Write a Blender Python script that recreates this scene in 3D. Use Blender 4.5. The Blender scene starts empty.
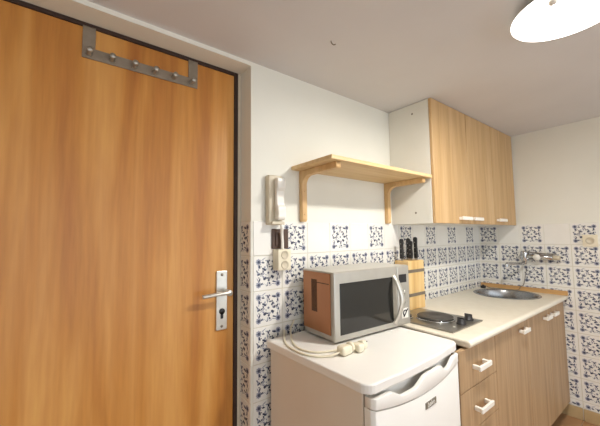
import bpy, bmesh, math, random
from mathutils import Vector, Matrix
random.seed(4)
SC = bpy.context.scene
C = SC.collection
PI = math.pi

# ------------------------------------------------------------------ materials
def srgb(h):
    h = h.lstrip('#')
    v = [int(h[i:i+2], 16)/255 for i in (0, 2, 4)]
    return [(c/12.92 if c <= .04045 else ((c+.055)/1.055)**2.4) for c in v] + [1]

def base_mat(name, col, rough=.5, metal=0, spec=.5):
    m = bpy.data.materials.new(name); m.use_nodes = True
    b = m.node_tree.nodes['Principled BSDF']
    b.inputs['Base Color'].default_value = srgb(col)
    b.inputs['Roughness'].default_value = rough
    b.inputs['Metallic'].default_value = metal
    b.inputs['Specular IOR Level'].default_value = spec
    return m, m.node_tree.nodes, m.node_tree.links, b

def mottled(name, col, col2, rough=.5, metal=0, scale=8, stretch=(1, 1, 1), bump=0, spec=.5):
    """a colour that drifts slightly between two tones, with optional fine bump"""
    m, n, l, b = base_mat(name, col, rough, metal, spec)
    tc = n.new('ShaderNodeTexCoord'); mp = n.new('ShaderNodeMapping')
    mp.inputs['Scale'].default_value = stretch
    nz = n.new('ShaderNodeTexNoise'); nz.inputs['Scale'].default_value = scale; nz.inputs['Detail'].default_value = 5
    cr = n.new('ShaderNodeValToRGB')
    cr.color_ramp.elements[0].color = srgb(col); cr.color_ramp.elements[1].color = srgb(col2)
    cr.color_ramp.elements[0].position = .3; cr.color_ramp.elements[1].position = .7
    l.new(tc.outputs['Object'], mp.inputs['Vector']); l.new(mp.outputs['Vector'], nz.inputs['Vector'])
    l.new(nz.outputs['Fac'], cr.inputs['Fac']); l.new(cr.outputs['Color'], b.inputs['Base Color'])
    if bump:
        bp = n.new('ShaderNodeBump'); bp.inputs['Strength'].default_value = bump; bp.inputs['Distance'].default_value = .002
        nz2 = n.new('ShaderNodeTexNoise'); nz2.inputs['Scale'].default_value = 90; nz2.inputs['Detail'].default_value = 4
        l.new(tc.outputs['Object'], nz2.inputs['Vector'])
        l.new(nz2.outputs['Fac'], bp.inputs['Height']); l.new(bp.outputs['Normal'], b.inputs['Normal'])
    return m

def wood(name, dark, mid, light, grain=(14, 14, .7), rough=.45, rings=0, fine=70, amount=.25, spec=.4):
    """wood whose grain runs along the axis with the smallest grain scale"""
    m, n, l, b = base_mat(name, mid, rough, 0, spec)
    tc = n.new('ShaderNodeTexCoord')
    mp = n.new('ShaderNodeMapping'); mp.inputs['Scale'].default_value = grain
    l.new(tc.outputs['Object'], mp.inputs['Vector'])
    nz = n.new('ShaderNodeTexNoise'); nz.inputs['Scale'].default_value = 1; nz.inputs['Detail'].default_value = 6
    nz.inputs['Distortion'].default_value = .6
    l.new(mp.outputs['Vector'], nz.inputs['Vector'])
    fac = nz.outputs['Fac']
    if rings:
        mp2 = n.new('ShaderNodeMapping'); mp2.inputs['Scale'].default_value = tuple(g*.28 for g in grain)
        l.new(tc.outputs['Object'], mp2.inputs['Vector'])
        nr = n.new('ShaderNodeTexNoise'); nr.inputs['Scale'].default_value = 1; nr.inputs['Detail'].default_value = 1.5
        l.new(mp2.outputs['Vector'], nr.inputs['Vector'])
        mu = n.new('ShaderNodeMath'); mu.operation = 'MULTIPLY'; mu.inputs[1].default_value = rings
        sn = n.new('ShaderNodeMath'); sn.operation = 'SINE'
        l.new(nr.outputs['Fac'], mu.inputs[0]); l.new(mu.outputs[0], sn.inputs[0])
        ma = n.new('ShaderNodeMath'); ma.operation = 'MULTIPLY_ADD'; ma.inputs[1].default_value = .085
        l.new(sn.outputs[0], ma.inputs[0]); l.new(nz.outputs['Fac'], ma.inputs[2])
        fac = ma.outputs[0]
    cr = n.new('ShaderNodeValToRGB'); e = cr.color_ramp.elements
    e[0].color = srgb(dark); e[0].position = .28; e[1].color = srgb(light); e[1].position = .72
    x = e.new(.5); x.color = srgb(mid)
    l.new(fac, cr.inputs['Fac'])
    mp3 = n.new('ShaderNodeMapping'); s = fine/max(grain)
    mp3.inputs['Scale'].default_value = tuple(g*s for g in grain)
    nf = n.new('ShaderNodeTexNoise'); nf.inputs['Scale'].default_value = 1; nf.inputs['Detail'].default_value = 3
    l.new(tc.outputs['Object'], mp3.inputs['Vector']); l.new(mp3.outputs['Vector'], nf.inputs['Vector'])
    mx = n.new('ShaderNodeMix'); mx.data_type = 'RGBA'; mx.blend_type = 'OVERLAY'; mx.inputs['Factor'].default_value = amount
    l.new(cr.outputs['Color'], mx.inputs['A']); l.new(nf.outputs['Fac'], mx.inputs['B'])
    l.new(mx.outputs['Result'], b.inputs['Base Color'])
    return m

M = {}
M['plaster'] = mottled('wall_paint', 'E4E2D6', 'E9E7DC', .85, bump=.12, scale=3)
M['ceiling'] = mottled('ceiling_paint', 'D2D1D2', 'D7D6D7', .9, bump=.08, scale=3)
M['reveal'] = mottled('reveal_paint', 'CFC5B2', 'D6CCBB', .8, scale=4)
M['glaze'] = mottled('tile_glaze', 'E9E6DE', 'EFECE5', .22, scale=6)
M['grout'] = mottled('tile_grout', 'CFC8B6', 'D8D1C0', .9, scale=40)
M['ink_dark'] = mottled('tile_ink_dark', '43475A', '51566A', .25, scale=60)
M['ink_mid'] = mottled('tile_ink_mid', '9799A6', 'A9ABB6', .25, scale=60)
M['base_tile'] = mottled('baseboard_tile', 'B79A6E', 'C6AB80', .35, scale=12)
M['floor_tile'] = mottled('floor_tile', 'A87C55', 'BA8F66', .35, scale=7, bump=.05)
M['door_wood'] = wood('door_veneer', 'AA6A31', 'C3853F', 'D59C56', (11, 11, .75), .38, rings=34, amount=.22)
M['door_dark'] = mottled('door_seal_dark_brown', '2E1B12', '38231A', .5, scale=20)
M['frame_metal'] = mottled('door_frame_paint', 'CFC4AE', 'D6CCB8', .5, scale=9)
M['brushed'] = mottled('brushed_aluminium', 'A8A49B', 'B5B1A8', .38, .85, scale=30, stretch=(1, 1, 12))
M['alu'] = mottled('light_aluminium', 'C9C5BB', 'D6D2C8', .35, .7, scale=30)
M['rack'] = mottled('rack_steel', '8E8373', '9A8F80', .45, .55, scale=30)
M['beech'] = wood('beech_laminate', 'B99465', 'C6A272', 'D1AF81', (22, 22, 1.2), .42, amount=.18)
M['beech_low'] = wood('beech_laminate_base', '9C7E5C', 'AC8D69', 'B99A76', (24, 24, 1.1), .45, amount=.2)
M['shelf_wood'] = wood('pine_shelf', 'CDAC78', 'DABA88', 'E4C89B', (1.2, 22, 22), .5, amount=.2)
M['bracket'] = wood('pine_bracket', 'C9A26C', 'D5B07C', 'E0BD8C', (20, 20, 2), .5, amount=.2)
M['block'] = wood('knife_block_wood', 'D0A566', 'DEB87A', 'EACB94', (30, 12, 1.2), .5, amount=.2)
M['strip_wood'] = wood('upstand_wood', 'B98B55', 'C79A63', 'D3A972', (22, 1.2, 22), .45, amount=.2)
M['carcass'] = mottled('white_melamine', 'E0DDD2', 'E5E2D8', .5, scale=5)
M['worktop'] = mottled('cream_worktop', 'E2D9C5', 'E8E0CE', .33, scale=25)
M['white_plastic'] = mottled('white_plastic', 'ECE7DC', 'F0ECE3', .35, scale=10)
M['cream_plastic'] = mottled('cream_plastic', 'E3D9BF', 'E9E0C8', .4, scale=10)
M['beige_plastic'] = mottled('beige_plastic', 'CBBFA6', 'D3C8B1', .45, scale=10)
M['fridge'] = mottled('fridge_enamel', 'E8E4DD', 'ECE9E2', .3, scale=4)
M['fridge_shaded'] = mottled('fridge_enamel_shaded', 'DCD0C0', 'E1D6C7', .4, scale=4)  # white enamel with the side's warm shading put into its colour
M['seam'] = mottled('rubber_gasket', '8A8278', '958D83', .7, scale=30)
M['silver'] = mottled('silver_plastic', 'B5B1A8', 'BEBAB1', .3, .55, scale=20)
M['door_reflection'] = mottled('painted_door_reflection', 'A8704A', 'B68058', .3, .4, scale=6, stretch=(1, 1, .4))  # brown of the door mirrored in the microwave side, put into the colour
M['mw_top'] = mottled('microwave_top', 'C8C4B8', 'CFCBC0', .3, .4, scale=10)
M['black_glass'] = mottled('black_glass', '1A1917', '201F1D', .08, scale=10, spec=.6)
M['black'] = mottled('black_plastic', '1C1B1C', '262425', .45, scale=30)
M['painted_handle_reflection'] = mottled('painted_handle_reflection', '4A3524', '533C2A', .7, scale=30)  # dark tone of the door handle's painted reflection
M['iron'] = mottled('cast_iron', '4A4642', '55514C', .5, .4, scale=60)
M['steel'] = mottled('stainless_steel', '9A968E', 'A6A29A', .3, .9, scale=20)
M['sink_steel'] = mottled('sink_steel', '9C9C9C', 'A8A8A7', .25, .95, scale=20)
M['chrome'] = mottled('chrome', 'C4C4C4', 'CDCDCD', .12, 1, scale=10)
M['brown_switch'] = mottled('dark_brown_plastic', '4A3426', '553D2D', .4, scale=30)
M['band'] = mottled('grey_brown_band', '6F6354', '7A6E5F', .5, scale=30)
M['plinth'] = mottled('black_plinth', '201C1A', '2A2522', .4, scale=20)
M['grey_badge'] = mottled('grey_badge', '7D786A', '878273', .4, .4, scale=20)
M['pan'] = mottled('lamp_pan', 'B9B4AE', 'C3BEB8', .5, scale=10)
def emissive(name, col, rim, core, radius):
    """opal glass: glows all over, most where the bulb sits behind its middle"""
    m, n, l, b = base_mat(name, 'F4F2EE', .3)
    tc = n.new('ShaderNodeTexCoord'); ln = n.new('ShaderNodeVectorMath'); ln.operation = 'LENGTH'
    sp = n.new('ShaderNodeVectorMath'); sp.operation = 'MULTIPLY'; sp.inputs[1].default_value = (1, 1, 0)
    l.new(tc.outputs['Object'], sp.inputs[0]); l.new(sp.outputs['Vector'], ln.inputs[0])
    mr = n.new('ShaderNodeMapRange'); mr.interpolation_type = 'SMOOTHSTEP'
    mr.inputs['From Min'].default_value = radius*.6; mr.inputs['From Max'].default_value = radius*1.25
    mr.inputs['To Min'].default_value = core; mr.inputs['To Max'].default_value = rim
    l.new(ln.outputs['Value'], mr.inputs['Value'])
    b.inputs['Emission Color'].default_value = col
    l.new(mr.outputs['Result'], b.inputs['Emission Strength'])
    return m
LAMP_COL = (1, .97, .915, 1)
M['lamp_glass'] = emissive('lamp_glass', LAMP_COL, 4, 590, .06)

# ------------------------------------------------------------------ mesh helpers
def new(): return bmesh.new()

def add_box(bm, lo, hi, bevel=0, seg=2, mi=0):
    r = bmesh.ops.create_cube(bm, size=1)
    vs = r['verts']
    for v in vs:
        v.co = Vector([lo[i] + (v.co[i]+.5)*(hi[i]-lo[i]) for i in range(3)])
    fs = set(f for v in vs for f in v.link_faces)
    for f in fs: f.material_index = mi
    if bevel:
        es = list(set(e for v in vs for e in v.link_edges))
        r = bmesh.ops.bevel(bm, geom=es, offset=bevel, segments=seg, profile=.5, affect='EDGES', clamp_overlap=True)
        for f in r['faces']: f.material_index = mi
    return bm

def box(lo, hi, bevel=0, seg=2): return add_box(new(), lo, hi, bevel, seg)

def smooth_path(pts, n=8):
    P = [Vector(p) for p in pts]
    out = []
    for i in range(len(P)-1):
        p0 = P[max(i-1, 0)]; p1 = P[i]; p2 = P[i+1]; p3 = P[min(i+2, len(P)-1)]
        for k in range(n):
            t = k/n
            out.append(.5*((2*p1) + (p2-p0)*t + (2*p0-5*p1+4*p2-p3)*t*t + (3*p1-p0-3*p2+p3)*t**3))
    out.append(P[-1])
    return out

def add_tube(bm, pts, r, seg=10, flat=1.0, up=None):
    """round bar along points; flat squashes the section along its second axis"""
    P = [Vector(p) for p in pts]
    rr = r if isinstance(r, (list, tuple)) else [r]*len(P)
    rings = []
    t0 = (P[1]-P[0]).normalized()
    ref = Vector(up) if up else (Vector((0, 0, 1)) if abs(t0.z) < .9 else Vector((1, 0, 0)))
    n = (ref - t0*ref.dot(t0)).normalized()
    for i, p in enumerate(P):
        t = (P[min(i+1, len(P)-1)] - P[max(i-1, 0)]).normalized()
        n = (n - t*n.dot(t)).normalized(); b = t.cross(n)
        rings.append([bm.verts.new(p + n*math.cos(2*PI*k/seg)*rr[i]*flat + b*math.sin(2*PI*k/seg)*rr[i]) for k in range(seg)])
    for a, c in zip(rings, rings[1:]):
        for k in range(seg):
            bm.faces.new((a[k], a[(k+1) % seg], c[(k+1) % seg], c[k])).smooth = True
    bm.faces.new(rings[0][::-1]); bm.faces.new(rings[-1])
    return bm

def add_lathe(bm, prof, centre=(0, 0, 0), seg=32, axis='Z', sx=1, sy=1, caps=True):
    """prof: (radius, height) pairs revolved about an axis through centre"""
    c = Vector(centre); rings = []
    def pt(r, h, a):
        x, y = r*math.cos(a)*sx, r*math.sin(a)*sy
        v = {'Z': Vector((x, y, h)), 'Y': Vector((x, h, -y)), 'X': Vector((h, x, y))}[axis]
        return c + v
    for r, h in prof:
        if r < 1e-6: rings.append([bm.verts.new(pt(0, h, 0))])
        else: rings.append([bm.verts.new(pt(r, h, 2*PI*k/seg)) for k in range(seg)])
    for a, b in zip(rings, rings[1:]):
        for k in range(seg):
            k2 = (k+1) % seg
            if len(a) == 1 and len(b) == 1: continue
            if len(a) == 1: f = bm.faces.new((a[0], b[k2], b[k]))
            elif len(b) == 1: f = bm.faces.new((a[k], a[k2], b[0]))
            else: f = bm.faces.new((a[k], a[k2], b[k2], b[k]))
            f.smooth = True
    if caps and len(rings[0]) > 1: bm.faces.new(rings[0][::-1])
    if caps and len(rings[-1]) > 1: bm.faces.new(rings[-1])
    return bm

def add_prism(bm, outline, a, b, plane='xz'):
    """outline (u, v) pairs extruded between a and b along the third axis"""
    def pt(u, v, w):
        return {'xz': (u, w, v), 'yz': (w, u, v), 'xy': (u, v, w)}[plane]
    A = [bm.verts.new(pt(u, v, a)) for u, v in outline]
    B = [bm.verts.new(pt(u, v, b)) for u, v in outline]
    n = len(outline)
    bm.faces.new(A[::-1]); bm.faces.new(B)
    for i in range(n): bm.faces.new((A[i], A[(i+1) % n], B[(i+1) % n], B[i]))
    return bm

def link(name, bm, mat, parent=None, world=True, bevel=0, smooth=False):
    """ONE mesh object; with a parent its vertices are given in world space unless world is False"""
    bmesh.ops.recalc_face_normals(bm, faces=bm.faces)
    if parent is not None and world:
        o_ = parent; off = Vector((0, 0, 0))
        while o_ is not None: off += o_.location; o_ = o_.parent
        bmesh.ops.translate(bm, verts=bm.verts, vec=-off)
    me = bpy.data.meshes.new(name); bm.to_mesh(me); bm.free()
    for m in (mat if isinstance(mat, (list, tuple)) else [mat]): me.materials.append(m)
    o = bpy.data.objects.new(name, me); C.objects.link(o)
    if smooth:
        for p in me.polygons: p.use_smooth = True
    if parent is not None: o.parent = parent
    if bevel:
        md = o.modifiers.new('edge', 'BEVEL'); md.width = bevel; md.segments = 2; md.limit_method = 'ANGLE'
    return o

def tag(o, label, cat, group=None):
    o['label'] = label; o['category'] = cat
    if group: o['group'] = group
    return o
def thing(name, label, cat, loc, rz=0, group=None):
    o = bpy.data.objects.new(name, None); C.objects.link(o)
    o.empty_display_size = .05
    o.location = loc; o.rotation_euler = (0, 0, rz)
    return tag(o, label, cat, group)
def struct(name, bm, mat, parent=None, **k):
    o = link(name, bm, mat, parent, **k)
    if parent is None: o['kind'] = 'structure'
    return o

# ------------------------------------------------------------------ the room
CEIL = 2.03; DOORX = -2.185; LEAF = .098
LEFT, REAR = -4.1, -3.2
bm = new()
add_box(bm, (DOORX, 0, 0), (.25, .3, CEIL+.1))
add_box(bm, (LEFT-.2, 0, 0), (-3.1, .3, CEIL+.1))
add_box(bm, (-3.1, 0, 2.012), (DOORX, .3, CEIL+.1))
wall_back = struct('wall_back', bm, M['plaster'])
wall_right = struct('wall_right', box((0, REAR, 0), (.25, 0, CEIL+.1)), M['plaster'])
wall_left = struct('wall_left', box((LEFT-.2, REAR, 0), (LEFT, 0, CEIL+.1)), M['plaster'])
ceiling = struct('ceiling', box((LEFT-.2, REAR, CEIL), (.25, .3, CEIL+.15)), M['ceiling'])
bm = new()
add_box(bm, (LEFT-.2, REAR, -.1), (.25, .3, -.004), mi=1)
for i in range(15):
    for j in range(12):
        x0 = -.30*i; y1 = -.30*j
        if x0-.297 < LEFT-.1: continue
        add_box(bm, (x0-.297, max(y1-.297, REAR), -.004), (x0-.003, y1, 0), .001, 1, 0)
floor = struct('floor', bm, [M['floor_tile'], M['grout']])

# painted tiles: raised glazed slabs with the printed flower as thin shapes on their faces
def ink_shapes():
    S = []
    jit = random.Random(3)
    def leaf(cx, cy, a, L, W, mi):
        cx += jit.uniform(-.022, .022); cy += jit.uniform(-.022, .022); a += jit.uniform(-.45, .45); L *= jit.uniform(.75, 1.2); W *= jit.uniform(.85, 1.35)
        pts = []
        for k in range(9):
            t = k/8; w = W*math.sin(PI*t)**.8
            pts.append((t*L, w))
        for k in range(7, 0, -1):
            t = k/8; pts.append((t*L, -W*math.sin(PI*t)**.8))
        ca, sa = math.cos(a), math.sin(a)
        S.append(([(cx+x*ca-y*sa, cy+x*sa+y*ca) for x, y in pts], mi))
    def flower(cx, cy, r, n, dep, mi, ph=0):
        S.append(([(cx+r*(1-dep+dep*math.cos(n*t+ph))*math.cos(t), cy+r*(1-dep+dep*math.cos(n*t+ph))*math.sin(t))
                   for t in [2*PI*k/28 for k in range(28)]], mi))
    rng = random.Random(7)
    for sx in (-1, 1):
        for sy in (-1, 1):
            cx, cy = sx*.325, sy*.325
            flower(cx, cy, .096, 8, .12, 1)
            flower(cx+.006, cy-.004, .058, 6, .22, 0, .5)
            a0 = math.atan2(-sy, -sx)
            for da, L, W, mi in ((.55, .13, .020, 0), (-.55, .13, .020, 0), (.95, .16, .012, 1), (-.95, .16, .012, 1)):
                leaf(cx+.07*math.cos(a0+da), cy+.07*math.sin(a0+da), a0+da, L, W, mi)
            # leaves of the central spray, crossing on the diagonal
            dx, dy = sx*.13, sy*.13
            leaf(dx-.05*sx, dy-.05*sy, a0+PI, .12, .030, 0)
            leaf(dx, dy, a0+PI+.9, .085, .022, 0); leaf(dx, dy, a0+PI-.9, .085, .022, 1)
            leaf(dx*.7, dy*.7, a0+1.5, .07, .018, 1)
    flower(0, 0, .05, 5, .25, 1); flower(0, 0, .026, 5, .2, 0)
    for k in range(4):
        a = k*PI/2; ca, sa = math.cos(a), math.sin(a)
        leaf(.10*ca, .10*sa, a, .17, .011, 1)
        flower(.235*ca+jit.uniform(-.03, .03), .235*sa+jit.uniform(-.03, .03), .036+jit.uniform(-.006, .012), 5, .25, 0, k)
        leaf(.27*ca, .27*sa, a+.6, .12, .022, 0); leaf(.27*ca, .27*sa, a-.6, .12, .022, 1)
        leaf(.27*ca, .27*sa, a, .10, .013, 1)
        leaf(.16*ca, .16*sa, a+1.1, .08, .018, 1); leaf(.16*ca, .16*sa, a-1.1, .08, .018, 0)
        leaf(.355*ca, .355*sa, a+1.57, .10, .014, 1); leaf(.355*ca, .355*sa, a-1.57, .10, .014, 0)
    for k in range(26):
        r = .16+.26*rng.random(); a = rng.random()*2*PI
        leaf(r*math.cos(a), r*math.sin(a), rng.random()*6.3, .045, .013, 1 if k % 3 else 0)
    return S
INK = ink_shapes()

def add_tile(bm, mapf, u0, v0, w, h, decor, clip_left=None):
    """mapf(u, v, d) turns wall coordinates and height off the wall into space"""
    g = .0012
    def quad(us, vs, d):
        return [bm.verts.new(mapf(u, v, d)) for u, v in ((us[0], vs[0]), (us[1], vs[0]), (us[1], vs[1]), (us[0], vs[1]))]
    a = quad((u0+g, u0+w-g), (v0+g, v0+h-g), .0002); b = quad((u0+g+.0015, u0+w-g-.0015), (v0+g+.0015, v0+h-g-.0015), .003)
    f = bm.faces.new(b); f.material_index = 0
    for i in range(4):
        f = bm.faces.new((a[i], a[(i+1) % 4], b[(i+1) % 4], b[i])); f.material_index = 0
    if decor:
        T = .15
        cu = u0 + (T/2 if clip_left is None else w-T/2); cv = v0+h-T/2
        for pts, mi in INK:
            P = []
            ok = True
            for x, y in pts:
                u, v = cu+x*T, cv+y*T
                if u < u0+.004 or u > u0+w-.004 or v < v0+.003: ok = False
                P.append((u, v))
            if not ok: continue
            off = .0033 if mi else .0037
            f = bm.faces.new([bm.verts.new(mapf(u, v, off)) for u, v in P]); f.material_index = 2+mi

Z0 = 1.325; TW = .148
TILEM = [M['glaze'], M['grout'], M['ink_dark'], M['ink_mid']]
def rows(jmax):
    for j in range(jmax+1):
        top = Z0-.15*j; bot = max(top-.15, .08)
        if top-bot > .02: yield j, bot, top-bot
def backmap(u, v, d): return (u, -d, v)
bm = new()
def grout(bm, mapf, u0, u1, v0, v1):
    f = bm.faces.new([bm.verts.new(mapf(u, v, .0008)) for u, v in ((u0, v0), (u1, v0), (u1, v1), (u0, v1))]); f.material_index = 1
for n in range(14, -1, -1):
    x1 = -.105-TW*(n-1) if n else 0; x0 = -.105-TW*n
    for j, v, h in rows(8 if n >= 13 else 3):
        if n == 0: add_tile(bm, backmap, x0, v, .105, h, j > 0)
        else: add_tile(bm, backmap, x0, v, TW, h, (j == 0 and n % 2 == 1) or j > 0)
def finish_tiles(name, bm, parent):
    me = bpy.data.meshes.new(name); bm.to_mesh(me); bm.free()
    for m in TILEM: me.materials.append(m)
    o = bpy.data.objects.new(name, me); C.objects.link(o); o.parent = parent
    return o
grout(bm, backmap, -.105-TW*14, 0, Z0-.6, Z0-.15); grout(bm, backmap, -.105-TW*14, -.105-TW*12, .08, Z0-.6)
finish_tiles('tile_panel', bm, wall_back)
def rightmap(u, v, d): return (-d, -u, v)
bm = new()
for k in range(0, 10):
    for j, v, h in rows(8 if k >= 3 else 3):
        if j == 0 and k > 4: continue
        add_tile(bm, rightmap, .15*k, v, .15, h, (j == 0 and k in (0, 2, 4)) or j > 0)
grout(bm, rightmap, 0, 1.5, Z0-.6, Z0-.15); grout(bm, rightmap, .45, 1.5, .08, Z0-.6)
finish_tiles('tile_panel', bm, wall_right)
# the return wall of the doorway, half tiles and plaster
def revmap(u, v, d): return (DOORX-d, -u, v)
bm = new()
for j, v, h in rows(8): add_tile(bm, revmap, -.094, v, .094, h, True, clip_left=1)
grout(bm, revmap, -.096, 0, .08, Z0)
finish_tiles('tile_panel', bm, wall_back)

# baseboard tiles on the right wall
bm = new()
for k in range(0, 11):
    add_box(bm, (-.010, -.002-.30*k-.296, .001), (-.0005, -.002-.30*k, .079), .002, 1)
bb = struct('baseboard_right', bm, M['base_tile'])
bm = new()
add_box(bm, (DOORX, -.010, .001), (-2.142, -.0005, .079), .002, 1)
struct('baseboard_back', bm, M['base_tile'])

# ------------------------------------------------------------------ entrance door
door = bpy.data.objects.new('door_1', None); C.objects.link(door); door.location = (-2.62, LEAF, 0); door['kind'] = 'structure'
LR, LT, LL = -2.219, 1.996, -3.055        # right edge, top and left edge of the leaf
link('door_leaf', box((LL, LEAF, .006), (LR, LEAF+.04, LT), .002, 1), M['door_wood'], door)
bm = new()                                # dark rebate around the leaf
add_box(bm, (LR+.0005, LEAF-.004, 0), (-2.2, LEAF+.05, 2.0125), .002, 1)
add_box(bm, (LL-.02, LEAF-.004, LT+.0005), (LR+.001, LEAF+.05, 2.0125), .002, 1)
add_box(bm, (LL-.02, LEAF-.004, 0), (LL-.0005, LEAF+.05, LT+.001), .002, 1)
link('door_seal', bm, M['door_dark'], door)
bm = new()                                # pale painted frame behind the reveal
add_box(bm, (-2.1999, LEAF-.003, 0), (DOORX-.0005, LEAF+.06, 2.0115), .001, 1)
add_box(bm, (LL-.045, LEAF-.003, 0), (LL-.0201, LEAF+.06, 2.0115), .001, 1)
link('door_frame', bm, M['frame_metal'], door)
pl = link('handle_plate', box((-2.299, LEAF-.009, .868), (-2.251, LEAF-.0002, 1.114), .003), M['alu'], door)
pl['label'] = 'long pale aluminium handle plate'
bm = new(); add_lathe(bm, [(.0, 0), (.011, 0), (.011, -.03), (.013, -.034), (.013, -.05), (0, -.05)], (-2.262, LEAF-.009, 1.026), 20, 'Y')
add_tube(bm, smooth_path([(-2.258, LEAF-.052, 1.0265), (-2.29, LEAF-.053, 1.026), (-2.33, LEAF-.052, 1.024), (-2.372, LEAF-.046, 1.021)], 5), .0095, 12, .85)
link('lever', bm, M['alu'], pl)
bm = new()
add_lathe(bm, [(0, 0), (.0125, 0), (.0125, -.003), (0, -.003)], (-2.275, LEAF-.009, .945), 20, 'Y')
add_box(bm, (-2.281, LEAF-.012, .915), (-2.269, LEAF-.009, .943), .002)
kc = link('key_cylinder', bm, M['black'], pl)
for z in (1.098, .884):
    bm = new(); add_lathe(bm, [(0, 0), (.006, 0), (.006, -.0015), (0, -.0015)], (-2.275, LEAF-.009, z), 14, 'Y')
    link('screw', bm, M['rack'], pl)

# over-door rail with hooks
t = thing('hook_rack', 'grey metal over-door rail with six hooks hung on the brown door', 'hook rack', (-2.588, LEAF-.003, 1.882))
link('rail', box((-2.789, LEAF-.0055, 1.884), (-2.389, LEAF-.001, 1.923), .001, 1), M['rack'], t)
for x in (-2.770, -2.408):
    bm = new()
    add_box(bm, (x-.019, LEAF-.0058, 1.9225), (x+.019, LEAF-.0012, 1.9995), .0006, 1)
    add_box(bm, (x-.019, LEAF-.0058, 1.9965), (x+.019, LEAF+.02, 1.9993), .0006, 1)
    link('strap', bm, M['rack'], t)
for x in (-2.768, -2.700, -2.628, -2.557, -2.486, -2.414):
    bm = new()
    add_lathe(bm, [(0, 0), (.010, 0), (.010, -.003), (.005, -.006), (.005, -.020), (.0095, -.023), (.0105, -.028), (.0095, -.033), (0, -.034)], (x, LEAF-.0057, 1.903), 16, 'Y')
    link('hook', bm, M['brushed'], t)

# ------------------------------------------------------------------ wall shelf
t = thing('wall_shelf', 'pale pine wall shelf on two wooden brackets above the microwave', 'shelf', (-1.593, 0, 1.325))
link('board', box((-1.972, -.279, 1.569), (-1.2125, -.001, 1.587), .0025), M['shelf_wood'], t)
for x in (-1.912, -1.262):
    o = [(-.001, 1.3255), (-.001, 1.5685), (-.252, 1.5685), (-.258, 1.564), (-.258, 1.547), (-.252, 1.542)]
    for k in range(9):                     # curved inside corner
        a = PI/2*k/8
        o.append((-.072+.045*math.sin(a), 1.500+.042*math.cos(a)))
    o += [(-.027, 1.335), (-.020, 1.3255)]
    bm = new(); add_prism(bm, o, x-.014, x+.014, 'yz')
    b = link('bracket', bm, M['bracket'], t, bevel=.002)
    for z in (1.36, 1.47):
        bm = new(); add_lathe(bm, [(0, 0), (.0045, 0), (.004, -.002), (0, -.002)], (x, -.0272, z), 12, 'Y')
        link('screw', bm, M['bracket'], b)

# ------------------------------------------------------------------ wall cabinet
def bar_handle(bm, x0, x1, y, z, out=.028, h=.021):
    """white D handle: a flat bar on two posts, front face towards -y"""
    add_box(bm, (x0, y-out, z-h/2), (x1, y-out+.010, z+h/2), .003)
    for a in (x0+.004, x1-.018): add_box(bm, (a, y-out+.008, z-h/2+.002), (a+.014, y-.0003, z+h/2-.002), .002)
CX0, CX1, CZ0, CZ1 = -1.206, -.016, 1.32, 2.027
t = thing('wall_cabinet', 'beech three-door wall cabinet with white side hung up under the ceiling', 'cabinet', (-.61, 0, CZ0))
bm = new()
add_box(bm, (CX0, -.266, CZ0), (CX0+.018, -.001, CZ1), .001, 1)
add_box(bm, (CX1-.018, -.266, CZ0), (CX1, -.001, CZ1), .001, 1)
add_box(bm, (CX0+.018, -.266, CZ0), (CX1-.018, -.001, CZ0+.018))
add_box(bm, (CX0+.018, -.266, CZ1-.018), (CX1-.018, -.001, CZ1))
add_box(bm, (CX0+.018, -.012, CZ0+.018), (CX1-.018, -.002, CZ1-.018))
link('carcass', bm, M['carcass'], t)
for (a, b, h0, h1) in ((CX0+.001, -.798, -.945, -.822), (-.793, -.419, -.785, -.662), (-.414, CX1-.001, -.395, -.265)):
    d = link('door', box((a, -.285, CZ0), (b, -.2675, CZ1-.001), .0015, 1), M['beech'], t)
    bm = new(); bar_handle(bm, h0, h1, -.285, 1.352)
    link('handle', bm, M['white_plastic'], d)['label'] = 'white bar handle'
for z in (1.969, 1.383):
    bm = new(); add_lathe(bm, [(0, 0), (.006, 0), (.005, -.0012), (0, -.0012)], (CX0, -.166, z), 14, 'X')
    link('screw_cap', bm, M['band'], t)

# ------------------------------------------------------------------ worktop and base units
WZ, WX0, WF, CF = .82, -1.485, -.563, -.537
t = thing('worktop', 'cream kitchen worktop with rounded front edge along the tiled wall', 'worktop', (-.745, -.28, .79))
prof = [(-.003, .79), (-.003, WZ), (WF+.014, WZ)]
for k in range(1, 9):
    a = PI*k/8; prof.append((WF+.015-.015*math.sin(a), .805+.015*math.cos(a)))
bm = new()
# slab with an opening for the bowl
SX, SY, SR = -.255, -.268, .206
add_prism(bm, prof, WX0, -.003, 'yz')
wt = link('top_slab', bm, M['worktop'], t, bevel=.007)
bm = new(); add_lathe(bm, [(SR-.012, -.2), (SR-.012, .2)], (SX, SY, WZ), 48)
cut = bpy.data.meshes.new('cut'); bmesh.ops.recalc_face_normals(bm, faces=bm.faces); bm.to_mesh(cut); bm.free()
cutter = bpy.data.objects.new('cutter', cut); C.objects.link(cutter)
md = wt.modifiers.new('hole', 'BOOLEAN'); md.object = cutter; md.operation = 'DIFFERENCE'; md.solver = 'EXACT'
bpy.context.view_layer.update()
dg = bpy.context.evaluated_depsgraph_get()
nm = bpy.data.meshes.new_from_object(wt.evaluated_get(dg)); wt.modifiers.clear(); wt.data = nm
bpy.data.objects.remove(cutter)
for p in nm.polygons: p.use_smooth = False
tag(link('upstand', box((-.022, -.566, WZ+.0002), (-.0045, -.004, WZ+.031), .002), M['strip_wood']), 'brown wooden upstand strip behind the sink along the right tiled wall', 'upstand')

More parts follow.
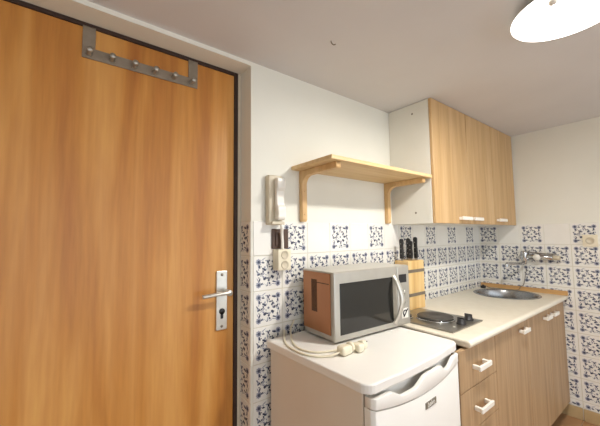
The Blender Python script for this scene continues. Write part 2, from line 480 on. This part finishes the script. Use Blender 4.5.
def base_unit(name, label, x0, x1, cat='cabinet', bowl=False):
    t = thing(name, label, cat, ((x0+x1)/2, -.27, 0))
    bm = new()
    add_box(bm, (x0, -.517, .10), (x0+.016, -.006, .788), .001, 1)
    add_box(bm, (x1-.016, -.517, .10), (x1, -.006, .788), .001, 1)
    add_box(bm, (x0+.016, -.517, .10), (x1-.016, -.006, .116))
    add_box(bm, (x0+.016, -.014, .116), (x1-.016, -.006, .788))
    link('carcass', bm, M['beech_low'], t)
    link('plinth', box((x0+.001, -.478, .001), (x1-.001, -.462, .0995), .001, 1), M['plinth'], t)
    return t
def leaf_door(t, a, b, h0, h1, hz=.740):
    d = link('door', box((a, CF, .102), (b, -.5185, .782), .0015, 1), M['beech_low'], t)
    bm = new(); bar_handle(bm, h0, h1, CF, hz, .03)
    link('handle', bm, M['white_plastic'], d)['label'] = 'white bar handle'
t = base_unit('drawer_cabinet', 'beech base cabinet with a stack of drawers right beside the small fridge', -1.537, -1.1855)
for k in range(4):
    z1 = .782-.168*k
    d = link('drawer', box((-1.536, CF, z1-.165), (-1.1865, -.5185, z1), .0015, 1), M['beech_low'], t)
    bm = new(); bar_handle(bm, -1.430, -1.314, CF, z1-.083, .036)
    link('handle', bm, M['white_plastic'], d)['label'] = 'white bar handle'
t = base_unit('base_cabinet', 'single-door beech base cabinet between the drawers and the sink cabinet', -1.184, -.7505)
leaf_door(t, -1.183, -.7515, -.885, -.790)
t = base_unit('sink_cabinet', 'double-door beech base cabinet under the sink by the right tiled wall', -.749, -.014)
leaf_door(t, -.748, -.361, -.483, -.385); leaf_door(t, -.359, -.015, -.335, -.24)

# ------------------------------------------------------------------ sink, tap, plug
t = thing('kitchen_sink', 'round stainless steel sink bowl set into the cream worktop', 'sink', (SX, SY, .66))
bm = new()
prof = [(SR, WZ+.0006), (SR+.001, WZ+.003), (SR-.004, WZ+.0052), (SR-.016, WZ+.003), (SR-.022, WZ-.006)]
prof += [(SR-.026, .76), (SR-.032, .70), (SR-.05, .675), (.05, .668), (0, .664)]
prof2 = [(0, .662), (.05, .666), (SR-.048, .673), (SR-.0302, .70), (SR-.0242, .76), (SR-.018, WZ-.006), (SR-.014, WZ+.0006)]
add_lathe(bm, prof+prof2+prof[:1], (SX, SY, 0), 56, caps=False)
bmesh.ops.remove_doubles(bm, verts=bm.verts, dist=1e-6)
link('bowl', bm, M['sink_steel'], t)
bm = new(); add_lathe(bm, [(0, .6645), (.034, .6705), (.036, .674), (.030, .6735), (.026, .669), (0, .668)], (SX, SY, 0), 28)
link('drain', bm, M['chrome'], t)
t = thing('sink_plug', 'black sink plug on a chain lying behind the sink at the tile corner', 'sink plug', (-.1, -.055, WZ))
bm = new(); add_lathe(bm, [(0, WZ+.0005), (.017, WZ+.0005), (.021, WZ+.012), (.021, WZ+.017), (.008, WZ+.019), (.006, WZ+.027), (0, WZ+.028)], (-.105, -.055, 0), 20)
link('stopper', bm, M['black'], t)
bm = new()
add_tube(bm, smooth_path([(-.104, -.058, WZ+.026), (-.085, -.10, WZ+.004), (-.06, -.16, WZ+.003), (-.045, -.23, WZ+.003), (-.032, -.27, WZ+.004), (-.0265, -.282, WZ+.014), (-.0262, -.290, WZ+.032), (-.018, -.298, WZ+.0375), (-.0095, -.306, WZ+.046), (-.0085, -.318, WZ+.1), (-.0085, -.33, WZ+.17)], 6), .0022, 6)
link('chain', bm, M['band'], t)

TY, TZ = -.405, 1.082
t = thing('wall_tap', 'chrome wall-mounted mixer tap on the flowered tiles above the sink', 'tap', (-.004, TY, TZ))
for dy in (-.075, .075):
    bm = new(); add_lathe(bm, [(0, 0), (.028, 0), (.028, -.004), (.018, -.012), (.013, -.036), (0, -.036)], (-.0045, TY+dy, TZ), 24, 'X')
    link('escutcheon', bm, M['chrome'], t)
bm = new(); add_tube(bm, [(-.046, TY-.10, TZ), (-.046, TY-.095, TZ), (-.046, TY+.095, TZ), (-.046, TY+.10, TZ)], [.015, .020, .020, .015], 18)
link('body', bm, M['chrome'], t)
bm = new(); add_lathe(bm, [(0, TZ-.055), (.014, TZ-.055), (.018, TZ-.03), (.024, TZ-.01), (.024, TZ+.03), (.020, TZ+.042), (0, TZ+.044)], (-.046, TY+.072, 0), 22)
link('mixer_column', bm, M['chrome'], t)
bm = new(); add_tube(bm, smooth_path([(-.046, TY+.072, TZ-.04), (-.075, TY+.078, TZ-.052), (-.13, TY+.098, TZ-.050), (-.20, TY+.125, TZ-.044), (-.22, TY+.132, TZ-.052), (-.223, TY+.133, TZ-.07)], 6), .0105, 14)
link('spout', bm, M['chrome'], t)
bm = new(); add_tube(bm, smooth_path([(-.046, TY+.06, TZ+.036), (-.052, TY, TZ+.030), (-.056, TY-.06, TZ+.026), (-.058, TY-.125, TZ+.026)], 6), .0075, 12, .6)
link('lever', bm, M['steel'], t)
bm = new(); add_lathe(bm, [(0, 0), (.021, 0), (.023, -.012), (.019, -.022), (0, -.024)], (-.064, TY-.012, TZ), 20, 'X')
link('cap', bm, M['white_plastic'], t)['label'] = 'white round cap'
bm = new(); add_lathe(bm, [(0, 0), (.016, 0), (.017, -.035), (.012, -.042), (0, -.043)][::-1], (-.046, TY-.099, TZ), 18, 'Y')
for v in bm.verts: v.co.y += 0
link('end_knob', bm, M['beige_plastic'], t)['label'] = 'beige end knob'

# ------------------------------------------------------------------ hob
HPX, HPY = -1.283, -.300
t = thing('electric_hob', 'small steel electric hob with two black knobs set in the worktop', 'hob', (-1.29, -.295, WZ))
bm = new()
add_box(bm, (-1.437, -.468, WZ+.0003), (-1.135, -.122, WZ+.008), .003)
link('tray', bm, M['steel'], t, smooth=False)
for (x, y, r) in ((HPX, HPY, .088), (-1.380, -.180, .042)):
    bm = new(); add_lathe(bm, [(0, WZ+.0078), (r+.006, WZ+.0078), (r+.006, WZ+.013), (r, WZ+.0155), (r, WZ+.0075)], (x, y, 0), 40)
    p = link('hotplate', bm, M['chrome'], t)
    bm = new(); add_lathe(bm, [(0, WZ+.014), (r-.002, WZ+.014), (r-.002, WZ+.021), (r-.008, WZ+.023), (.03, WZ+.023), (.026, WZ+.0215), (0, WZ+.0215)], (x, y, 0), 40)
    link('iron_disc', bm, M['iron'], p)
for (x, y) in ((-1.285, -.433), (-1.182, -.420)):
    bm = new()
    add_lathe(bm, [(0, WZ+.008), (.023, WZ+.008), (.023, WZ+.012), (.019, WZ+.014), (.017, WZ+.030), (.015, WZ+.032), (0, WZ+.032)], (x, y, 0), 24)
    add_box(bm, (x-.004, y-.018, WZ+.026), (x+.004, y+.018, WZ+.037), .002)
    link('knob', bm, M['black'], t)
bm = new(); add_lathe(bm, [(0, WZ+.008), (.006, WZ+.008), (.005, WZ+.011), (0, WZ+.011)], (-1.36, -.435, 0), 14)
link('indicator_lamp', bm, M['white_plastic'], t)

# ------------------------------------------------------------------ knife block and knives
KX0, KX1, KY0, KY1, KZ1 = -1.222, -1.060, -.116, -.02, 1.104
t = thing('knife_block', 'light wooden knife block with two grey bands on the cream worktop', 'knife block', (-1.13, -.07, WZ))
bm = new()
add_box(bm, (KX0, KY0, WZ+.0005), (KX1, KY1, KZ1), .004)
link('block', bm, M['block'], t)
for z in (.898, 1.035):
    bm = new()
    for lo, hi in (((KX0-.0015, KY0-.0015, z), (KX1+.0015, KY0, z+.018)), ((KX0-.0015, KY1, z), (KX1+.0015, KY1+.0015, z+.018)),
                   ((KX0-.0015, KY0, z), (KX0, KY1, z+.018)), ((KX1, KY0, z), (KX1+.0015, KY1, z+.018))): add_box(bm, lo, hi)
    link('band', bm, M['band'], t)['label'] = 'grey band around the block'
KN = [(-1.205, -.062, .118, .0, 'black-handled knife alone at the left end of the wooden block'),
      (-1.148, -.085, .105, .02, 'black-handled knife in the middle of the block, left of the tallest pair'),
      (-1.124, -.052, .12, .03, 'black-handled knife standing behind the rightmost knives in the block'),
      (-1.104, -.092, .128, -.02, 'black-handled knife at the right end of the wooden block')]
for i, (x, y, h, lean, lab) in enumerate(KN):
    t = thing('kitchen_knife', lab, 'knife', (x, y, KZ1), 0, 'knives in the wooden block')
    bm = new()
    add_box(bm, (x-.001, y-.009, KZ1+.0003), (x+.001, y+.009, KZ1+.012))
    link('blade', bm, M['steel'], t)
    bm = new()
    prof = [(-.010, 0), (.010, 0), (.011, h*.3), (.009, h*.6), (.012, h*.9), (.007, h), (-.006, h), (-.012, h*.93), (-.009, h*.6), (-.012, h*.25)]
    add_prism(bm, [(y+a, KZ1+.011+b) for a, b in prof], x-.008, x+.008, 'yz')
    for v in bm.verts: v.co.x += lean*(v.co.z-KZ1)
    hd = link('handle', bm, M['black'], t, bevel=.003)
    for q in (.25, .5, .75):
        bm = new(); add_lathe(bm, [(0, 0), (.003, 0), (.0025, -.001), (0, -.001)], (x-.008+lean*h*q, y, KZ1+.011+h*q), 10, 'X')
        link('rivet', bm, M['steel'], hd)

# ------------------------------------------------------------------ fridge
FX0, FX1, FY0, FY1, FZ = -2.126, -1.553, -.520, -.03, .83
t = thing('small_fridge', 'low white fridge with scooped door grip standing under the microwave', 'fridge', (-1.85, -.29, 0))
bm = new(); add_box(bm, (FX0+.020, FY0+.006, .03), (FX1-.012, FY1, .7995), .004)
link('body', bm, M['fridge_shaded'], t)
def bow(x):                                 # the front bulges slightly in plan
    q = (x-(FX0+FX1)/2)/((FX1-FX0)/2); return -.016*(1-q*q)
CR = .040
top = [(FX0, FY1)]
for k in range(7): a = PI/2*k/6; top.append((FX0+CR-CR*math.cos(a), FY0-.036+CR-CR*math.sin(a)))
for k in range(1, 20):
    x = FX0+CR+(FX1-FX0-2*CR)*k/20; top.append((x, FY0-.036+bow(x)*.6*min(1, 4*k/20, 4-4*k/20)))
for k in range(7): a = PI/2*k/6; top.append((FX1-CR+CR*math.sin(a), FY0-.036+CR-CR*math.cos(a)))
top.append((FX1, FY1))
bm = new(); add_prism(bm, top, .8, FZ, 'xy'); link('top_panel', bm, M['fridge'], t, bevel=.005)
DX0, DX1 = FX0+.018, FX1-.012
def panel(bm, zlo, zhi, yfront, yback, n=60):
    rings = []
    for k in range(n+1):
        x = DX0+(DX1-DX0)*k/n; yf = yfront+bow(x)
        e = min(x-DX0, DX1-x)                # rounded vertical edges
        if e < .012: yf += .012-math.sqrt(max(0, .012**2-(.012-e)**2))
        yb = yback if yback > -.53 else yf+.014
        rings.append([bm.verts.new((x, yf, zlo(x))), bm.verts.new((x, yf, zhi(x))), bm.verts.new((x, yb, zhi(x))), bm.verts.new((x, yb, zlo(x)))])
    for a, b in zip(rings, rings[1:]):
        for q in range(4):
            f = bm.faces.new((a[q], b[q], b[(q+1) % 4], a[(q+1) % 4])); f.smooth = q in (0, 2)
    bm.faces.new(rings[0]); bm.faces.new(rings[-1][::-1])
    return bm
def seam_z(x):
    q = (x-(DX0+DX1)/2)/((DX1-DX0)/2); return .733+.026*q*q
def grip_z(x):
    q = (x-DX0)/(DX1-DX0)
    def sm(a, b, v):
        w_ = min(max((v-a)/(b-a), 0), 1); return w_*w_*(3-2*w_)
    dip = sm(.13, .26, q)*(1-sm(.36, .50, q)) + sm(.68, .76, q)*(1-sm(.79, .91, q))
    return .789-.026*dip
dr = link('door', panel(new(), lambda x: .045, lambda x: seam_z(x)-.0022, FY0-.034, FY0-.001), M['fridge'], t, bevel=.002)
link('grip_strip', panel(new(), lambda x: seam_z(x)+.0005, grip_z, FY0-.036, -9), M['fridge'], dr, bevel=.002)
link('gasket', box((FX0+.024, FY0-.0005, .05), (FX1-.016, FY0+.0055, .79)), M['seam'], t)
bm = new()                                  # recessed back of the grip
add_box(bm, (DX0+.006, FY0-.010, .728), (DX1-.006, FY0-.001, .786))
link('grip_recess', bm, M['fridge'], dr)
# badge with its letters
bx0, bx1 = -1.853, -1.783; by = FY0-.034+bow(-1.818)
bd = link('badge', box((bx0, by-.0022, .679), (bx1, by+.004, .700), .001, 1), M['grey_badge'], dr)
cu = bpy.data.curves.new('letters', 'FONT'); cu.body = 'beko'; cu.size = .024; cu.align_x = 'CENTER'; cu.align_y = 'CENTER'; cu.extrude = .0004
to = bpy.data.objects.new('tmp', cu); C.objects.link(to)
bpy.context.view_layer.update()
lm = bpy.data.meshes.new_from_object(to.evaluated_get(bpy.context.evaluated_depsgraph_get()))
bpy.data.objects.remove(to)
lm.transform(Matrix.Translation(Vector((-1.818, by-.0028, .6905))-t.location) @ Matrix.Rotation(PI/2, 4, 'X'))
lm.materials.clear(); lm.materials.append(M['fridge'])
lo = bpy.data.objects.new('lettering', lm); C.objects.link(lo); lo.parent = bd
for (x, y) in ((FX0+.05, FY0+.05), (FX1-.05, FY0+.05), (FX0+.05, FY1-.05), (FX1-.05, FY1-.05)):
    bm = new(); add_lathe(bm, [(0, .0005), (.018, .0005), (.016, .031), (0, .031)], (x, y, 0), 14)
    link('foot', bm, M['black'], t)
t.rotation_euler[2] = math.radians(2.0)

# ------------------------------------------------------------------ microwave (built about its front left bottom corner, front towards -y)
MW, MD, MH = .476, .216, .274
t = thing('microwave', 'silver microwave oven with a black window standing on the white fridge', 'microwave', (-1.962, -.268, FZ), math.radians(-3))
def L(name, bm, mat, par, **k): return link(name, bm, mat, par, world=False, **k)
z0, z1 = .008, .008+MH
L('body', box((.004, .018, z0), (MW-.002, MD, z1-.006), .004), M['silver'], t)
L('top_cover', box((.001, .010, z1-.0058), (MW, MD, z1), .002), M['mw_top'], t)
sp = L('side_panel', box((.0005, .026, z0+.022), (.0038, MD-.004, z1-.008), .001, 1), M['door_reflection'], t); sp['label'] = 'side panel painted with the reflected brown door'
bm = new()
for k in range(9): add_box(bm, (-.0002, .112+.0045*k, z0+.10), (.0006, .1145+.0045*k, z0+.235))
L('plate_reflection', bm, M['painted_handle_reflection'], sp)  # dark bars painted as the handle plate's reflection
bm = new(); add_box(bm, (-.0003, .032, z0+.222), (.0006, .112, z0+.2255)); L('lever_reflection', bm, M['painted_handle_reflection'], sp)  # thin dark line painted as the reflected door lever
DRW = .386                                    # door width
dr = L('door', box((.0, .0, z0), (DRW, .0175, z1-.001), .006), M['silver'], t)
L('door_window', box((.028, -.0016, z0+.024), (DRW-.034, .004, z1-.046), .006), M['black_glass'], dr)['label'] = 'black glass window'
hp = smooth_path([(DRW-.030, -.002, z0+.022), (DRW-.025, -.020, z0+.050), (DRW-.018, -.034, z0+.100), (DRW-.016, -.038, z0+.128), (DRW-.018, -.034, z0+.156), (DRW-.025, -.020, z0+.206), (DRW-.030, -.002, z0+.234)], 6)
bm = new(); add_tube(bm, hp, .0125, 12, .55, up=(0, -1, 0)); L('handle', bm, M['alu'], dr)
cp = L('control_panel', box((DRW+.001, .001, z0), (MW-.002, .0175, z1-.001), .005), M['silver'], t)
L('display', box((DRW+.012, -.0008, z1-.078), (DRW+.066, .003, z1-.040), .001, 1), M['black'], cp)
for k in range(2):
    bm = new(); add_lathe(bm, [(0, 0), (.011, 0), (.010, -.006), (0, -.0065)], (DRW+.048, .001, z0+.150-.042*k), 18, 'Y')
    L('button', bm, M['silver'], cp)
em = L('emblem', box((DRW+.026, -.0004, z0+.030), (DRW+.072, .003, z0+.076), .001, 1), M['white_plastic'], cp)
bm = new()
def arcpts(cx, cz, r, a0, a1, n=12): return [(cx+r*math.cos(a0+(a1-a0)*k/n), -.0012, cz+r*math.sin(a0+(a1-a0)*k/n)) for k in range(n+1)]
add_tube(bm, arcpts(DRW+.047, z0+.054, .013, .6, 4.4), .003, 6)
add_tube(bm, [(DRW+.036, -.0012, z0+.038), (DRW+.048, -.0012, z0+.05), (DRW+.066, -.0012, z0+.072)], .003, 6)
L('mark', bm, M['black'], em)
for x in (.04, MW-.04):
    for y in (.035, MD-.03):
        bm = new(); add_lathe(bm, [(0, .0003), (.012, .0003), (.014, .0085), (0, .0085)], (x, y, 0), 14); L('foot', bm, M['black'], t)

# ------------------------------------------------------------------ cords on the fridge
R = .0038; ZC = FZ+.0003+R
t = thing('extension_lead', 'cream lead ending in a loose plug on the fridge before the microwave', 'cable', (-1.97, -.32, FZ))
bm = new(); add_tube(bm, smooth_path([(-2.025, -.013, FZ-.03), (-2.028, -.016, FZ+.012), (-2.06, -.06, ZC+.002), (-2.103, -.135, ZC), (-2.117, -.20, ZC), (-2.114, -.265, ZC), (-2.09, -.315, ZC), (-2.05, -.343, ZC+.003), (-2.012, -.352, ZC+.010)], 8), R, 8)
link('cord', bm, M['cream_plastic'], t)
bm = new(); add_box(bm, (-2.020, -.372, FZ+.0005), (-1.972, -.332, FZ+.033), .009, 3)
add_lathe(bm, [(0, 0), (.019, 0), (.019, .012), (0, .012)], (-1.973, -.352, FZ+.0202), 20, 'X')
for v in bm.verts: pass
link('trailing_socket', bm, M['cream_plastic'], t)
t = thing('power_cord', 'cream mains cord with angled plug lying beside the trailing socket', 'cable', (-1.93, -.34, FZ))
bm = new(); add_tube(bm, smooth_path([(-1.975, -.016, FZ+.05), (-1.995, -.018, FZ+.015), (-2.03, -.07, ZC+.001), (-2.068, -.13, ZC), (-2.090, -.19, ZC), (-2.090, -.24, ZC), (-2.066, -.283, ZC), (-2.02, -.305, ZC), (-1.972, -.322, ZC+.002), (-1.948, -.345, ZC+.008)], 8), R, 8)
link('cord', bm, M['cream_plastic'], t)
bm = new()
add_box(bm, (-1.952, -.384, FZ+.0005), (-1.922, -.342, FZ+.031), .008, 3)
add_lathe(bm, [(0, 0), (.018, 0), (.016, .022), (0, .022)], (-1.9235, -.363, FZ+.0187), 20, 'X')
pg = link('plug', bm, M['cream_plastic'], t)
for dz in (-.007, .007):
    bm = new(); add_tube(bm, [(-1.902, -.363, FZ+.0185+dz), (-1.886, -.363, FZ+.0185+dz)], .0023, 8)
    link('pin', bm, M['chrome'], pg)

# ------------------------------------------------------------------ intercom, switch, sockets
t = thing('intercom', 'pale intercom handset on a beige base beside the shelf bracket', 'intercom', (-2.08, 0, 1.31))
bm = new(); add_box(bm, (-2.116, -.034, 1.308), (-2.044, -.0005, 1.528), .006); link('base', bm, M['beige_plastic'], t)
bm = new()
o = [(-.0345, 1.330), (-.0345, 1.512), (-.058, 1.515), (-.066, 1.505), (-.066, 1.470), (-.057, 1.456), (-.055, 1.43), (-.057, 1.396), (-.068, 1.384), (-.068, 1.338), (-.058, 1.328)]
add_prism(bm, o, -2.090, -2.048, 'yz')
link('handset', bm, M['white_plastic'], t, bevel=.006)
bm = new(); add_box(bm, (-2.112, -.052, 1.3082), (-2.046, -.0345, 1.322), .003); link('cradle', bm, M['beige_plastic'], t)
bm = new()
pts = smooth_path([(-2.060, -.046, 1.309), (-2.056, -.044, 1.295), (-2.049, -.032, 1.27), (-2.045, -.030, 1.23), (-2.045, -.030, 1.215), (-2.045, -.030, 1.2012)], 6)
add_tube(bm, pts, .007, 8)
link('cord', bm, M['white_plastic'], t)
t = thing('light_switch', 'dark brown switch plate on the tiles just under the intercom', 'switch', (-2.042, 0, 1.247))
bm = new(); add_box(bm, (-2.086, -.012, 1.203), (-1.999, -.0035, 1.291), .003); link('plate', bm, M['brown_switch'], t)
bm = new(); add_box(bm, (-2.07, -.017, 1.216), (-2.047, -.0122, 1.278), .002); add_box(bm, (-2.038, -.017, 1.216), (-2.015, -.0122, 1.278), .002); link('rocker', bm, M['brown_switch'], t)
def socket_face(bm, x, y, z):                # a round recess in a square frame facing -y
    add_lathe(bm, [(.022, 0), (.022, -.0015), (.018, -.0018), (.017, .006), (0, .006)], (x, y, z), 24, 'Y')
t = thing('surface_socket', 'cream surface-mounted socket box on the tiles left of the microwave', 'socket', (-2.036, 0, 1.105))
bm = new(); add_box(bm, (-2.080, -.050, 1.110), (-2.012, -.0035, 1.2005), .004); link('box', bm, M['cream_plastic'], t)
for z in (1.134, 1.177):
    bm = new(); add_lathe(bm, [(0, 0), (.019, 0), (.019, -.003), (.0155, -.003), (.0145, -.0005), (0, -.0005)], (-2.046, -.050, z), 24, 'Y'); link('outlet', bm, M['beige_plastic'], t)
t = thing('wall_socket', 'cream socket plate on the right tiled wall beside the tap', 'socket', (0, -.70, 1.20))
bm = new(); add_box(bm, (-.016, -.742, 1.163), (-.0038, -.664, 1.243), .003); link('plate', bm, M['cream_plastic'], t)
bm = new(); add_lathe(bm, [(0, 0), (.024, 0), (.024, -.002), (.019, -.002), (.018, -.0004), (0, -.0004)], (-.016, -.703, 1.203), 24, 'X'); link('outlet', bm, M['beige_plastic'], t)

# ------------------------------------------------------------------ ceiling lamp and hook
LX, LY, LRZ, LRAD = -1.53, -.946, 1.98, .156
t = thing('ceiling_lamp', 'lit round white glass ceiling lamp', 'lamp', (LX, LY, CEIL))
bm = new(); add_lathe(bm, [(0, CEIL-.0005), (.07, CEIL-.0005), (.11, CEIL-.012), (LRAD-.004, LRZ+.006), (LRAD-.004, LRZ+.002), (0, LRZ+.002)], (LX, LY, 0), 56)
link('pan', bm, M['pan'], t)
bm = new(); prof = [(LRAD, LRZ+.0015)]
for k in range(0, 11):
    a = PI/2*k/10; prof.append((LRAD*math.cos(a), LRZ-.014*math.sin(a)))
prof[-1] = (0, LRZ-.014)
add_lathe(bm, prof, (LX, LY, 0), 64)
link('glass', bm, M['lamp_glass'], t)
bm = new(); add_lathe(bm, [(0, LRZ-.026), (.008, LRZ-.026), (.012, LRZ-.019), (.011, LRZ-.006), (0, LRZ-.006)], (-1.655, -.935, 0), 18)
link('clip', bm, M['white_plastic'], t)
t = thing('ceiling_hook', 'tiny dark hook in the ceiling above the shelf', 'hook', (-2.0, -.318, CEIL))
bm = new(); add_tube(bm, smooth_path([(-2.0, -.318, CEIL-.0003), (-1.998, -.320, CEIL-.010), (-1.990, -.322, CEIL-.014), (-1.982, -.324, CEIL-.010)], 5), .0022, 8)
link('screw_hook', bm, M['band'], t)

# ------------------------------------------------------------------ cool world fill, added through the rear side left open
w = bpy.data.worlds.new('World'); SC.world = w; w.use_nodes = True
bg = w.node_tree.nodes['Background']
bg.inputs['Color'].default_value = (.86, .93, 1.0, 1); bg.inputs['Strength'].default_value = 2.0

# ------------------------------------------------------------------ camera
cam = bpy.data.cameras.new('camera'); co = bpy.data.objects.new('camera', cam); C.objects.link(co); SC.camera = co
yaw, pitch, roll = .6537, .0731, -.0117
f = Vector((math.sin(yaw)*math.cos(pitch), math.cos(yaw)*math.cos(pitch), math.sin(pitch)))
r = Vector((math.cos(yaw), -math.sin(yaw), 0)); u = r.cross(f)
r2 = math.cos(roll)*r + math.sin(roll)*u; u2 = -math.sin(roll)*r + math.cos(roll)*u
mw_ = Matrix((r2, u2, -f)).transposed().to_4x4(); mw_.translation = Vector((-2.8163, -1.1679, 1.2601))
co.matrix_world = mw_
cam.sensor_width = 36; cam.lens = 36*308.06/600; cam.clip_start = .01

vs = SC.view_settings
vs.view_transform = 'Standard'; vs.look = 'None'; vs.gamma = 1; vs.use_curve_mapping = False
vs.exposure = .08
